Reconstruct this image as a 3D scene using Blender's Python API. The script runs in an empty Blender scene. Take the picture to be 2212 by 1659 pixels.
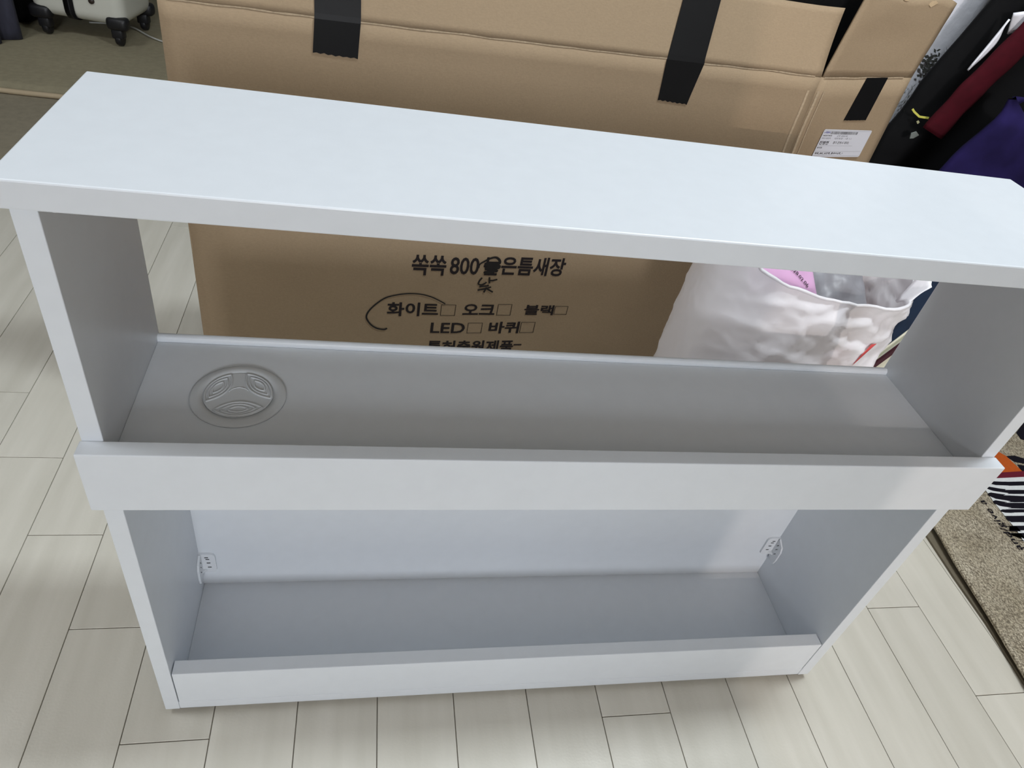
import bpy, bmesh, math, random
from mathutils import Vector, Matrix, noise as mnoise

random.seed(7)
scene = bpy.context.scene
COL = scene.collection
HZ = 0.008                      # the cabinet stands on 8 mm glides; floor top is world z = 0

# ------------------------------------------------------------------ camera
def rot(rx, ry, rz):
    return Matrix.Rotation(rz, 3, 'Z') @ Matrix.Rotation(ry, 3, 'Y') @ Matrix.Rotation(rx, 3, 'X')
cam_data = bpy.data.cameras.new('camera')
cam_data.sensor_width = 36.0
cam_data.lens = 1527.0003 / 2212.0 * 36.0
cam_data.clip_start = 0.02
cam = bpy.data.objects.new('camera', cam_data)
COL.objects.link(cam)
cam.matrix_world = Matrix.Translation((0.19827, -0.40083, 0.83195 + HZ)) @ rot(0.8746414, -0.1643973, -0.1373043).to_4x4()
scene.camera = cam

# ------------------------------------------------------------------ world, lamps, exposure
world = bpy.data.worlds.new('world'); scene.world = world
world.use_nodes = True
world.node_tree.nodes['Background'].inputs[0].default_value = (0.75, 0.85, 1.0, 1)
world.node_tree.nodes['Background'].inputs[1].default_value = 0.10
scene.view_settings.view_transform = 'Standard'
scene.view_settings.look = 'None'
scene.view_settings.exposure = -0.28
scene.view_settings.gamma = 1.0
scene.view_settings.use_curve_mapping = False

def area(name, loc, sx, sy, watt, col, target=None):
    d = bpy.data.lights.new(name, 'AREA'); d.shape = 'RECTANGLE'; d.size = sx; d.size_y = sy
    d.energy = watt; d.color = col
    o = bpy.data.objects.new(name, d); COL.objects.link(o); o.location = loc
    if target is not None:
        o.rotation_euler = (Vector(target) - Vector(loc)).to_track_quat('-Z', 'Y').to_euler()
    return o
area('ceiling_lamp_light', (1.05, 0.12, 2.26), 0.55, 0.14, 33, (0.88, 0.955, 1.0))
area('room_lamp_light', (-1.35, 0.22, 2.26), 0.5, 0.5, 20, (0.92, 0.965, 1.0))
area('living_lamp_light', (0.30, -5.0, 2.02), 0.9, 0.8, 134, (0.895, 0.938, 1.0), (0.4, 0.0, 0.4))
hd = bpy.data.lights.new('hall_lamp_light', 'POINT'); hd.energy = 84; hd.color = (1.0, 0.86, 0.76); hd.shadow_soft_size = 0.002
hl = bpy.data.objects.new('hall_lamp_light', hd); COL.objects.link(hl); hl.location = (0.70, -3.0, 1.53)

# ------------------------------------------------------------------ helpers
def lin(c):
    r = []
    for v in c:
        v /= 255.0
        r.append(v / 12.92 if v <= 0.04045 else ((v + 0.055) / 1.055) ** 2.4)
    return (r[0], r[1], r[2], 1.0)

def mat(name, col, rough=0.5, var=0.0, vscale=(40, 40, 40), bump=0.0, bscale=200.0, spec=0.5, col2=None, detail=3.0, rnd=0.0, sheen=0.0):
    m = bpy.data.materials.new(name); m.use_nodes = True
    nt = m.node_tree; b = nt.nodes['Principled BSDF']
    b.inputs['Base Color'].default_value = lin(col)
    b.inputs['Roughness'].default_value = rough
    b.inputs['Specular IOR Level'].default_value = spec
    if sheen: b.inputs['Sheen Weight'].default_value = sheen
    tc = nt.nodes.new('ShaderNodeTexCoord')
    vec = tc.outputs['Object']
    if rnd:
        oi = nt.nodes.new('ShaderNodeObjectInfo')
        sc = nt.nodes.new('ShaderNodeVectorMath'); sc.operation = 'SCALE'
        cx = nt.nodes.new('ShaderNodeCombineXYZ')
        nt.links.new(oi.outputs['Random'], cx.inputs[0]); nt.links.new(oi.outputs['Random'], cx.inputs[1])
        nt.links.new(cx.outputs[0], sc.inputs[0]); sc.inputs['Scale'].default_value = 37.0
        ad = nt.nodes.new('ShaderNodeVectorMath'); ad.operation = 'ADD'
        nt.links.new(vec, ad.inputs[0]); nt.links.new(sc.outputs[0], ad.inputs[1])
        vec = ad.outputs[0]
    if var or col2:
        mp = nt.nodes.new('ShaderNodeMapping'); mp.inputs['Scale'].default_value = vscale
        nt.links.new(vec, mp.inputs[0])
        nz = nt.nodes.new('ShaderNodeTexNoise'); nz.inputs['Scale'].default_value = 1.0; nz.inputs['Detail'].default_value = detail
        nt.links.new(mp.outputs[0], nz.inputs['Vector'])
        rp = nt.nodes.new('ShaderNodeValToRGB')
        a = lin(col)
        if col2:
            c0, c1 = a, lin(col2)
        else:
            c0 = (a[0] * (1 - var), a[1] * (1 - var), a[2] * (1 - var), 1)
            c1 = (min(1, a[0] * (1 + var)), min(1, a[1] * (1 + var)), min(1, a[2] * (1 + var)), 1)
        rp.color_ramp.elements[0].position = 0.3; rp.color_ramp.elements[1].position = 0.7
        rp.color_ramp.elements[0].color = c0; rp.color_ramp.elements[1].color = c1
        nt.links.new(nz.outputs['Fac'], rp.inputs[0])
        out = rp.outputs[0]
        if rnd:
            hs = nt.nodes.new('ShaderNodeHueSaturation')
            mr = nt.nodes.new('ShaderNodeMapRange'); mr.inputs['To Min'].default_value = 1 - rnd; mr.inputs['To Max'].default_value = 1 + rnd
            nt.links.new(oi.outputs['Random'], mr.inputs[0]); nt.links.new(mr.outputs[0], hs.inputs['Value'])
            nt.links.new(out, hs.inputs['Color']); out = hs.outputs[0]
        nt.links.new(out, b.inputs['Base Color'])
    if bump:
        n2 = nt.nodes.new('ShaderNodeTexNoise'); n2.inputs['Scale'].default_value = bscale; n2.inputs['Detail'].default_value = 4
        nt.links.new(tc.outputs['Object'], n2.inputs['Vector'])
        bp = nt.nodes.new('ShaderNodeBump'); bp.inputs['Strength'].default_value = bump; bp.inputs['Distance'].default_value = 0.002
        nt.links.new(n2.outputs['Fac'], bp.inputs['Height']); nt.links.new(bp.outputs[0], b.inputs['Normal'])
    return m

class MB:
    """collects geometry (scene-local metres, z measured from the cabinet underside) into one mesh"""
    def __init__(s): s.v = []; s.f = []
    def quad(s, *p):
        n = len(s.v); s.v += [Vector(q) for q in p]; s.f.append(tuple(range(n, n + len(p)))); return s
    def box(s, x0, x1, y0, y1, z0, z1, bev=0.0, seg=2):
        bm = bmesh.new()
        bmesh.ops.create_cube(bm, size=1.0)
        for v in bm.verts:
            v.co = Vector(((x0 + x1) / 2 + v.co.x * (x1 - x0), (y0 + y1) / 2 + v.co.y * (y1 - y0), (z0 + z1) / 2 + v.co.z * (z1 - z0)))
        if bev: bmesh.ops.bevel(bm, geom=bm.edges[:], offset=bev, segments=seg, affect='EDGES', profile=0.5)
        return s.take(bm)
    def take(s, bm, M=None):
        n = len(s.v); bm.verts.index_update()
        for v in bm.verts: s.v.append((M @ v.co) if M else v.co.copy())
        for f in bm.faces: s.f.append(tuple(n + v.index for v in f.verts))
        bm.free(); return s
    def prism(s, pts, off):
        """polygon pts (3D, planar) extruded by vector off"""
        n = len(s.v); k = len(pts); off = Vector(off)
        s.v += [Vector(p) for p in pts] + [Vector(p) + off for p in pts]
        s.f.append(tuple(range(n, n + k))[::-1]); s.f.append(tuple(range(n + k, n + 2 * k)))
        for i in range(k):
            j = (i + 1) % k; s.f.append((n + i, n + j, n + k + j, n + k + i))
        return s
    def grid(s, nu, nv, fn, closed_u=False):
        n = len(s.v)
        for j in range(nv + 1):
            for i in range(nu if closed_u else nu + 1):
                s.v.append(Vector(fn(i / nu, j / nv)))
        w = nu if closed_u else nu + 1
        for j in range(nv):
            for i in range(nu):
                a = n + j * w + i; b = n + j * w + (i + 1) % w
                s.f.append((a, b, b + w, a + w))
        return s
    def tube(s, path, r, seg=10, caps=True, flat=1.0, up=Vector((0, 0, 1))):
        path = [Vector(p) for p in path]; n = len(s.v); m = len(path)
        rr = r if isinstance(r, (list, tuple)) else [r] * m
        for i, p in enumerate(path):
            t = (path[min(i + 1, m - 1)] - path[max(i - 1, 0)]).normalized()
            a = t.cross(up)
            if a.length < 1e-4: a = t.cross(Vector((1, 0, 0)))
            a.normalize(); b = a.cross(t).normalized()
            for k in range(seg):
                w = 2 * math.pi * k / seg
                s.v.append(p + a * math.cos(w) * rr[i] + b * math.sin(w) * rr[i] * flat)
        for i in range(m - 1):
            for k in range(seg):
                q = n + i * seg + k; w = n + i * seg + (k + 1) % seg
                s.f.append((q, w, w + seg, q + seg))
        if caps:
            s.f.append(tuple(n + k for k in range(seg))[::-1]); s.f.append(tuple(n + (m - 1) * seg + k for k in range(seg)))
        return s
    def lathe(s, prof, c, axis='Z', seg=32):
        n = len(s.v); c = Vector(c)
        for (r, h) in prof:
            for k in range(seg):
                w = 2 * math.pi * k / seg
                if axis == 'Z': p = Vector((r * math.cos(w), r * math.sin(w), h))
                elif axis == 'X': p = Vector((h, r * math.cos(w), r * math.sin(w)))
                else: p = Vector((r * math.cos(w), h, r * math.sin(w)))
                s.v.append(c + p)
        for i in range(len(prof) - 1):
            for k in range(seg):
                q = n + i * seg + k; w = n + i * seg + (k + 1) % seg
                s.f.append((q, w, w + seg, q + seg))
        s.f.append(tuple(n + k for k in range(seg))[::-1]); s.f.append(tuple(n + (len(prof) - 1) * seg + k for k in range(seg)))
        return s
    def build(s, name, material, parent=None, smooth=False, solid=0.0, subsurf=0, raw_floor=True):
        lift = Vector((0, 0, HZ))
        vs = [v + lift for v in s.v]
        lo = Vector((min(v.x for v in vs), min(v.y for v in vs), min(v.z for v in vs)))
        hi = Vector((max(v.x for v in vs), max(v.y for v in vs), max(v.z for v in vs)))
        org = Vector(((lo.x + hi.x) / 2, (lo.y + hi.y) / 2, lo.z))
        me = bpy.data.meshes.new(name)
        me.from_pydata([v - org for v in vs], [], s.f); me.update()
        bm = bmesh.new(); bm.from_mesh(me); bmesh.ops.recalc_face_normals(bm, faces=bm.faces[:]); bm.to_mesh(me); bm.free()
        if smooth:
            for p in me.polygons: p.use_smooth = True
        me.materials.append(material)
        o = bpy.data.objects.new(name, me); COL.objects.link(o)
        attach(o, org, parent)
        if solid:
            md = o.modifiers.new('solid', 'SOLIDIFY'); md.thickness = solid; md.offset = 0
        if subsurf:
            md = o.modifiers.new('sub', 'SUBSURF'); md.levels = subsurf; md.render_levels = subsurf
        return o
WORLD = {}
def attach(o, org, parent):
    WORLD[o.name] = Vector(org)
    if parent is not None:
        o.parent = parent; o.location = Vector(org) - WORLD[parent.name]
    else:
        o.location = org
def tag(o, label=None, cat=None, group=None, kind=None):
    if label: o['label'] = label
    if cat: o['category'] = cat
    if group: o['group'] = group
    if kind: o['kind'] = kind
    return o
def thing(name, label, cat, loc, group=None):
    o = bpy.data.objects.new(name, None); COL.objects.link(o)
    o.empty_display_size = 0.05
    p = Vector(loc) + Vector((0, 0, HZ)); o.location = p; WORLD[o.name] = p
    return tag(o, label, cat, group)
def nz(x, y, z, s): return mnoise.noise(Vector((x * s, y * s, z * s)))

# ------------------------------------------------------------------ materials
M_white = mat('white_laminate', (218, 223, 229), 0.38, var=0.012, vscale=(60, 60, 60))
M_whiteedge = mat('white_pvc_edge', (232, 235, 240), 0.3)
M_plastic = mat('white_plastic', (220, 224, 229), 0.22)
M_slot = mat('dark_slot', (40, 42, 42), 0.6)
M_wood = mat('pale_ash_plank', (199, 195, 183), 0.36, vscale=(40, 4, 40), col2=(211, 207, 196), detail=6, rnd=0.035, bump=0.06, bscale=350)
M_seam = mat('underlay_board', (150, 142, 128), 0.7)
M_wall = mat('grey_wallpaper', (116, 117, 118), 0.8, var=0.02)
M_ceil = mat('white_ceiling', (232, 232, 230), 0.9)
M_card = mat('kraft_cardboard', (157, 137, 112), 0.82, var=0.05, vscale=(260, 260, 700), bump=0.12, bscale=420, spec=0.15)
M_cardedge = mat('cardboard_edge', (196, 172, 140), 0.9, var=0.08, vscale=(300, 300, 300), spec=0.1)
M_tape = mat('black_tape', (8, 8, 10), 0.5, bump=0.08, bscale=60, spec=0.25)
M_ink = mat('black_ink', (36, 30, 32), 0.6, spec=0.2)
M_marker = mat('marker_ink', (28, 24, 24), 0.5, spec=0.3)
M_label = mat('label_paper', (216, 216, 224), 0.45)
M_blue = mat('blue_ink', (70, 70, 150), 0.6)
M_thinink = mat('grey_ink', (96, 96, 108), 0.6)

# ------------------------------------------------------------------ room shell
FZ = -HZ
RX0, RX1, RY0, RY1, RZ1 = -2.3, 3.3, -5.4, 3.3, 2.33
floor = MB().box(RX0, RX1, RY0, RY1, FZ - 0.05, FZ - 0.0035).build('floor', M_seam); tag(floor, kind='structure')
tag(MB().box(RX0, RX1, RY0, RY1, RZ1, RZ1 + 0.05).build('ceiling', M_ceil), kind='structure')
for nm, b in (('wall_back', (RX0, RX1, RY1, RY1 + 0.08)), ('wall_front', (RX0, RX1, RY0 - 0.08, RY0)),
              ('wall_left', (RX0 - 0.08, RX0, RY0, RY1)), ('wall_right', (RX1, RX1 + 0.08, RY0, RY1))):
    tag(MB().box(*b, FZ - 0.05, RZ1).build(nm, M_wall), kind='structure')
wf = MB().box(0.59, 0.70, -2.70, -2.60, FZ - 0.003, RZ1)       # unseen post added to keep the hall lamp off most of the cabinet
tag(wf.build('light_blocker_post', M_wall), kind='structure')

# planks: 90.5 mm wide, 830 mm long, each row stepped by 139 mm
PW, PL, STEP = 0.0905, 0.83, 0.139
g = 0.0005
pm = MB().box(-PW / 2 + g, PW / 2 - g, -PL / 2 + g, PL / 2 - g, -0.0034, 0.0, 0.0004, 1)
plank_mesh = None
for k in range(-14, 25):
    x = -0.2215 + PW * (k + 0.5)
    base = 0.2465 - STEP * k
    n0 = math.floor((-1.45 - base) / PL)
    for n in range(n0, n0 + 7):
        y0 = base + n * PL
        if y0 + PL < -1.2 or y0 + 0.0 < -1.5 or y0 > 2.35 or y0 + PL > 3.2: continue
        if plank_mesh is None:
            o = pm.build('plank', M_wood); plank_mesh = o.data
            zoff = 0
        else:
            o = bpy.data.objects.new('plank', plank_mesh); COL.objects.link(o)
        o.location = (0, 0, 0)
        attach(o, (x, y0 + PL / 2, -0.0034), floor)

# ------------------------------------------------------------------ the cabinet
W, D, H, T = 0.80, 0.160, 0.6304, 0.0148
cab = thing('gap_cabinet', 'white laminate gap cabinet with open-backed upper shelf and white front rails', 'cabinet', (W / 2, D / 2, FZ))
bv = 0.0007
MB().box(-0.0035, W - 0.0005, -0.0095, 0.1680, H - 0.0180, H, 0.0012).build('top_board', M_white, cab)
for x0 in (0.0, W - T):
    MB().box(x0, x0 + T, 0.0, D, 0.0, H - 0.0180, bv).build('side_panel', M_white, cab)
MB().box(T, W - T, 0.0004, 0.1512, 0.3985 - 0.0148, 0.3985, bv).build('shelf_panel', M_white, cab)
MB().box(T, W - T, 0.0006, D, 0.0, 0.0146, bv).build('bottom_panel', M_white, cab)
# lower back panel; its top edge is a rounded lip a little above the shelf
bp_ = MB()
prof = []
yb0, yb1, zt = 0.1516, 0.1600, 0.4042
cy_, rr_ = (yb0 + yb1) / 2, (yb1 - yb0) / 2
pts = [(yb0, 0.0148), (yb0, zt - rr_)]
for i in range(1, 8):
    w = math.pi - math.pi * i / 8
    pts.append((cy_ + rr_ * math.cos(w), zt - rr_ + rr_ * math.sin(w)))
pts += [(yb1, zt - rr_), (yb1, 0.0148)]
bp_.prism([(T, y, z) for y, z in pts], (W - 2 * T, 0, 0))
bp_.build('back_panel', M_white, cab)
MB().box(-0.0012, W + 0.0012, -0.0148, 0.0, 0.3607, 0.4223, 0.0009).build('front_rail', M_white, cab)
MB().box(T + 0.0008, W - T - 0.0008, 0.0004, 0.0164, 0.0150, 0.0753, 0.0008).build('kick_rail', M_white, cab)
for x in (0.004, W - 0.045):
    for y in (0.004, D - 0.045):
        MB().box(x, x + 0.041, y, y + 0.041, FZ + 0.0002, -0.0002, 0.001).build('glide', mat('grey_plastic_glide', (84, 82, 80), 0.6) if x < 0.01 and y < 0.01 else bpy.data.materials['grey_plastic_glide'], cab)
pin = MB().lathe([(0.0022, 0.0), (0.0026, 0.001), (0.0026, 0.006)], (0.0225, 0.004, 0.6064), 'Z', 12).build('dowel_pin', M_whiteedge, cab, smooth=True)
tag(pin, 'small white dowel tip under the top board')

# plastic corner brackets on the lower back panel
def bracket(side, z0):
    s = 1 if side == 'l' else -1
    xw = T if side == 'l' else W - T
    X = lambda d: xw + s * d
    yb = yb0
    hb, hs = 0.036, 0.036
    bk = MB()
    # back leaf (rounded outer corner) and side leaf
    back = [(0, 0), (0.0135, 0.0)]
    for i in range(5): w = -math.pi / 2 + (math.pi / 2) * i / 4; back.append((0.0135 + 0.005 * math.cos(w), 0.005 + 0.005 * math.sin(w)))
    for i in range(5): w = (math.pi / 2) * i / 4; back.append((0.0125 + 0.006 * math.cos(w), hb - 0.006 + 0.006 * math.sin(w)))
    back.append((0, hb))
    bk.prism([(X(a), yb - 0.0002, z0 + b) for a, b in back], (0, -0.0026, 0))
    sd = [(0, 0.0), (0.010, -0.006), (0.0165, -0.004), (0.0180, 0.004), (0.0180, 0.022), (0.015, 0.030), (0.004, hs)]
    bk.prism([(X(0.0002), yb - a, z0 + b) for a, b in sd], (s * 0.0026, 0, 0))
    # gusset web between the leaves
    bk.prism([(X(0.002), yb - 0.002, z0 + 0.004), (X(0.0085), yb - 0.002, z0 + 0.004), (X(0.002), yb - 0.0085, z0 + 0.004)], (0, 0, 0.003))
    o = bk.build('corner_bracket', M_plastic, cab)
    for dz, dx in ((0.029, 0.0065), (0.0255, 0.0075), (0.0185, 0.0082), (0.010, 0.0088)):
        MB().box(min(X(dx), X(dx + 0.0042)), max(X(dx), X(dx + 0.0042)), yb - 0.0031, yb - 0.0026, z0 + dz, z0 + dz + 0.0013).build('slot', M_slot, o)
    for dz, dy in ((0.0235, 0.006), (0.0165, 0.0075), (0.0085, 0.009)):
        m = MB(); xx = X(0.0027)
        m.prism([(xx, yb - dy, z0 + dz), (xx, yb - dy - 0.0008, z0 + dz + 0.0002), (xx, yb - dy - 0.0032, z0 + dz + 0.0042), (xx, yb - dy - 0.0024, z0 + dz + 0.0046)], (s * 0.0004, 0, 0))
        m.build('slot', M_slot, o)
    return o
bracket('l', 0.0430); bracket('r', 0.0630)

# round cable grommet cap in the shelf
GX, GY, GZ = 0.0955, 0.0800, 0.3986
gr = MB()
gr.lathe([(0.0395, 0.0), (0.0395, 0.0012), (0.0378, 0.0021), (0.0340, 0.0025), (0.0295, 0.0023), (0.0289, 0.0008)], (GX, GY, GZ), 'Z', 56)
M_grom = mat('white_plastic_cap', (206, 210, 214), 0.25)
go = gr.build('cable_grommet', M_grom, cab, smooth=True)
for p in go.data.polygons:
    if len(p.vertices) > 6: p.use_smooth = False
dsk = MB().lathe([(0.0284, 0.0006), (0.0284, 0.0019), (0.0280, 0.0022)], (GX, GY, GZ), 'Z', 56).build('cap_disc', M_grom, go)
# three leaf-shaped ribbed petals and three hub arcs embossed on the disc
def petal(ang):
    P = MB(); c, s = math.cos(ang), math.sin(ang)
    R_, hw = 0.0274, 0.0200
    rt = math.sqrt(R_ * R_ - hw * hw); rin = 0.0102; rc = (R_ + rin) / 2 + 0.001
    for sc in (0.97, 0.70, 0.40):
        path = []; N = 13
        for half in (0, 1):
            for i in range(N):
                a_ = hw * (1 - 2 * i / N) * (1 if half == 0 else -1)
                r_ = math.sqrt(R_ * R_ - a_ * a_) if half == 0 else rin + (rt - rin) * (a_ / hw) ** 2
                a_ *= sc; r_ = rc + (r_ - rc) * sc
                path.append((GX + c * r_ - s * a_, GY + s * r_ + c * a_, GZ + 0.0024))
        path.append(path[0])
        P.tube(path, 0.00095 if sc > 0.9 else 0.0008, 6, caps=False)
    return P.build('petal_rib', M_grom, go, smooth=True)
for a in (-math.pi / 2 + 0.12, math.pi / 6 + 0.12, 5 * math.pi / 6 + 0.12): petal(a)
ar = []
for i in range(17):
    w = math.pi * (0.14 + 0.72 * i / 16) + 0.12
    ar.append((GX + 0.0088 * math.cos(w), GY + 0.0088 * math.sin(w), GZ + 0.0022))
MB().tube(ar, 0.0005, 6).build('hub_ring', M_grom, go, smooth=True)

# ------------------------------------------------------------------ opened cardboard carton behind the cabinet
F0 = Vector((-0.0305, 0.485, 0)); F1 = Vector((0.807, 0.552, 0)); RR = Vector((1.000, 0.6255, 0))
e1 = (F1 - F0).normalized(); n1 = Vector((e1.y, -e1.x, 0)); L1 = (F1 - F0).length
e2 = (RR - F1).normalized(); n2 = Vector((e2.y, -e2.x, 0)); L2 = (RR - F1).length
B0 = F0 + (RR - F1)
ZF = 0.6035
up = Vector((0, 0, 1))
box = thing('cardboard_box', 'large brown cardboard carton with opened top flaps and black tape behind the white cabinet', 'box', (0.4, 0.55, FZ))
def front(s, z, n=0.0): return F0 + e1 * s + n1 * n + up * z
def side(s, z, n=0.0): return F1 + e2 * s + n2 * n + up * z
TF = math.radians(22); FL = 0.0865
def flap(s, v, n=0.0):
    return F0 + e1 * s + up * ZF + (-n1 * math.sin(TF) + up * math.cos(TF)) * v + (n1 * math.cos(TF) + up * math.sin(TF)) * n
CT = 0.0035
def wob(s, z): return (0.0018 * nz(s, z, 0.3, 7.0) + 0.0008 * nz(s, z, 2.3, 22.0)) * max(0.0, min(1.0, (ZF - z) / 0.08))
# front panel with slight waviness
zb = FZ + 0.0004
m = MB(); NU, NV = 60, 30
m.grid(NU, NV, lambda u, v: front(u * L1, zb + (ZF - zb) * v, wob(u * L1, zb + (ZF - zb) * v)))
m.build('front_panel', M_card, box, smooth=True, solid=CT)
m = MB(); m.grid(14, 20, lambda u, v: side(0.001 + u * (L2 - 0.001), zb + (ZF - zb) * v, 0.0))
m.build('side_panel', M_card, box, smooth=True, solid=CT)
m = MB().quad(B0 + up * zb, RR + up * zb, RR + up * ZF, B0 + up * ZF); m.build('back_panel', M_card, box, solid=CT)
m = MB().quad(F0 + up * zb, B0 + up * zb, B0 + up * ZF, F0 + up * ZF); m.build('side_panel', M_card, box, solid=CT)
m = MB().quad(F0 + up * (zb + .004), F1 + up * (zb + .004), RR + up * (zb + .004), B0 + up * (zb + .004)); m.build('bottom_panel', M_card, box, solid=CT)
# flaps
m = MB()
def ff(u, v):
    s = 0.004 + u * (L1 - 0.004 + 0.012 * v)
    curl = 0.005 * math.exp(-((u - 0.965) / 0.03) ** 2) * v - 0.012 * v * v * max(0, u - 0.93) / 0.07
    return flap(s, v * FL, 0.0015 * nz(s, v * FL, 5.1, 9.0) * v - curl * 0.6)
m.grid(70, 10, ff); m.build('front_flap', M_card, box, smooth=True, solid=CT)
m = MB()
def sf(u, v):
    s0 = 0.0035 + 0.026 * v; s1 = L2 + 0.026 * v
    return side(s0 + (s1 - s0) * u, ZF + v * (0.108 + 0.003 * math.sin(9 * u) - 0.006 * max(0, u - 0.8) * 5), -0.004 * v + 0.003 * nz(u, v, 8.0, 3.0) * v)
m.grid(16, 10, sf); m.build('side_flap', M_card, box, smooth=True, solid=CT)
m = MB().quad(B0 + up * ZF, RR + up * ZF, RR + e1 * 0.0 + up * (ZF + .094) - n1 * 0.012, B0 + up * (ZF + .094) - n1 * 0.012); m.build('back_flap', M_card, box, solid=CT)
m = MB().quad(F0 + up * ZF + e2 * .01, B0 + up * ZF - e2 * .01, B0 + up * (ZF + .09) - e2 * .01 - e1 * .03, F0 + up * (ZF + .09) + e2 * .01 - e1 * .03); m.build('side_flap', M_card, box, solid=CT)
# worn paler lines along the folds
def ribbon(fn, pts, w, name, material, parent):
    """ribbon of width w along 2D pts in a panel; fn maps (s, z) to 3D"""
    m = MB(); n = len(pts); L = []
    for i, p in enumerate(pts):
        a = pts[max(0, i - 1)]; b = pts[min(n - 1, i + 1)]
        dx, dz = b[0] - a[0], b[1] - a[1]; l = math.hypot(dx, dz) or 1
        ww = (w[i] if isinstance(w, list) else w) / 2
        L.append((p[0] - dz / l * ww, p[1] + dx / l * ww, p[0] + dz / l * ww, p[1] - dx / l * ww))
    for a, b in zip(L, L[1:]):
        m.quad(fn(a[0], a[1]), fn(b[0], b[1]), fn(b[2], b[3]), fn(a[2], a[3]))
    return m.build(name, material, parent)
fo = CT / 2 + 0.0022
M_crease = mat('worn_crease', (182, 163, 138), 0.9, var=0.15, vscale=(300, 300, 300), spec=0.1)
ribbon(lambda s, z: front(s, z, CT / 2 + 0.0003), [(0.01 + 0.82 * i / 60, ZF + 0.0005 + 0.0012 * nz(i, 3, 1, 0.37)) for i in range(61)], [0.0012 + 0.0016 * abs(nz(i, 8, 1, 0.61)) for i in range(61)], 'fold_crease', M_crease, box)
ribbon(lambda s, z: side(s, z, CT / 2 + 0.0006), [(0.006 + 0.18 * i / 20, ZF + 0.0007 * nz(i, 5, 1, 0.4)) for i in range(21)], 0.0016, 'fold_crease', M_crease, box)
for ds, w in ((-0.011, 0.0035), (0.006, 0.005), (0.0175, 0.002)):
    fn = (lambda s, z: front(s, z, CT / 2 + 0.0004 + wob(s, z))) if ds < 0 else (lambda s, z: side(s, z, CT / 2 + 0.0006))
    s0 = L1 + ds if ds < 0 else ds
    ribbon(fn, [(s0 + 0.0015 * nz(i, ds * 90, 1, 0.4), 0.585 - 0.42 * i / 24) for i in range(25)], w, 'corner_crease', M_crease, box)
# black tape strips folded over the top edge
def tape(pts_front, pts_flap, name='tape_strip'):
    """pts: list of (s_left, s_right, z or v), front from bottom up, then along the flap"""
    m = MB()
    rows = []
    for i, (a, b, z) in enumerate(pts_front):
        off = CT / 2 + 0.0022
        row = []
        for j in range(13):
            s = a + (b - a) * j / 12
            dz = 0
            if i == 0: dz = 0.0009 * ((j % 2) * 2 - 1) * (0.4 + abs(nz(j, 2.2, a * 9, 1.7))) - 0.002 * j / 12
            row.append(front(s, z + dz, CT / 2 + 0.0008 + wob(s, z)))
        rows.append(row)
    for (a, b, v) in pts_flap:
        rows.append([flap(a + (b - a) * j / 12, v, CT / 2 + 0.0008 + 0.0010 * v / FL) for j in range(13)])
    for r0, r1 in zip(rows, rows[1:]):
        for j in range(12): m.quad(r0[j], r0[j + 1], r1[j + 1], r1[j])
    return m.build(name, M_tape, box, solid=0.0004)
def lerp_rows(a, b, n): return [tuple(a[k] + (b[k] - a[k]) * i / n for k in range(3)) for i in range(n + 1)]
tape(lerp_rows((0.1603, 0.2117, 0.5660), (0.1625, 0.2140, 0.6025), 4), lerp_rows((0.1627, 0.2142, 0.004), (0.1630, 0.2145, 0.0860), 6))
tape(lerp_rows((0.6068, 0.6505, 0.5520), (0.6030, 0.6575, 0.6035), 4), lerp_rows((0.6040, 0.6575, 0.004), (0.6170, 0.6690, 0.0860), 6))
m = MB(); sp = [(0.0990, 0.6035), (0.1475, 0.6040)]
row = [side(0.1430 - 0.0525 * i / 14, 0.5405 + 0.0008 * ((i % 2) * 2 - 1) * abs(nz(i, 1, 1, 1.3)) + 0.001 * i / 14, CT / 2 + 0.0008) for i in range(15)]
m.f.append(tuple(range(2 + len(row)))); m.v += [side(a, b, CT / 2 + 0.0008) for a, b in sp] + row
m.build('tape_strip', M_tape, box, solid=0.0004)
m = MB().quad(*[B0 + (RR - B0).normalized() * s + up * z + n1 * 0.003 for s, z in ((0.52, 0.50), (0.80, 0.50), (0.80, 0.699), (0.52, 0.699))]); m.build('tape_strip', M_tape, box, solid=0.0004)
# torn pale paper on the side flap's top edge
for u0, v0, k in ((0.40, 0.985, 3), (0.73, 0.925, 8)):
    m = MB(); pt = []
    for i in range(11):
        w = 2 * math.pi * i / 11; r = 0.5 + 0.8 * abs(nz(i, k, 2, 1.9))
        pt.append(sf(u0 + 0.055 * r * math.cos(w), min(0.999, v0 + 0.055 * r * math.sin(w))) + n2 * (CT / 2 + 0.0004))
    m.f.append(tuple(range(11))); m.v += pt; m.build('torn_paper', M_cardedge, box, solid=0.0004)

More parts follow.
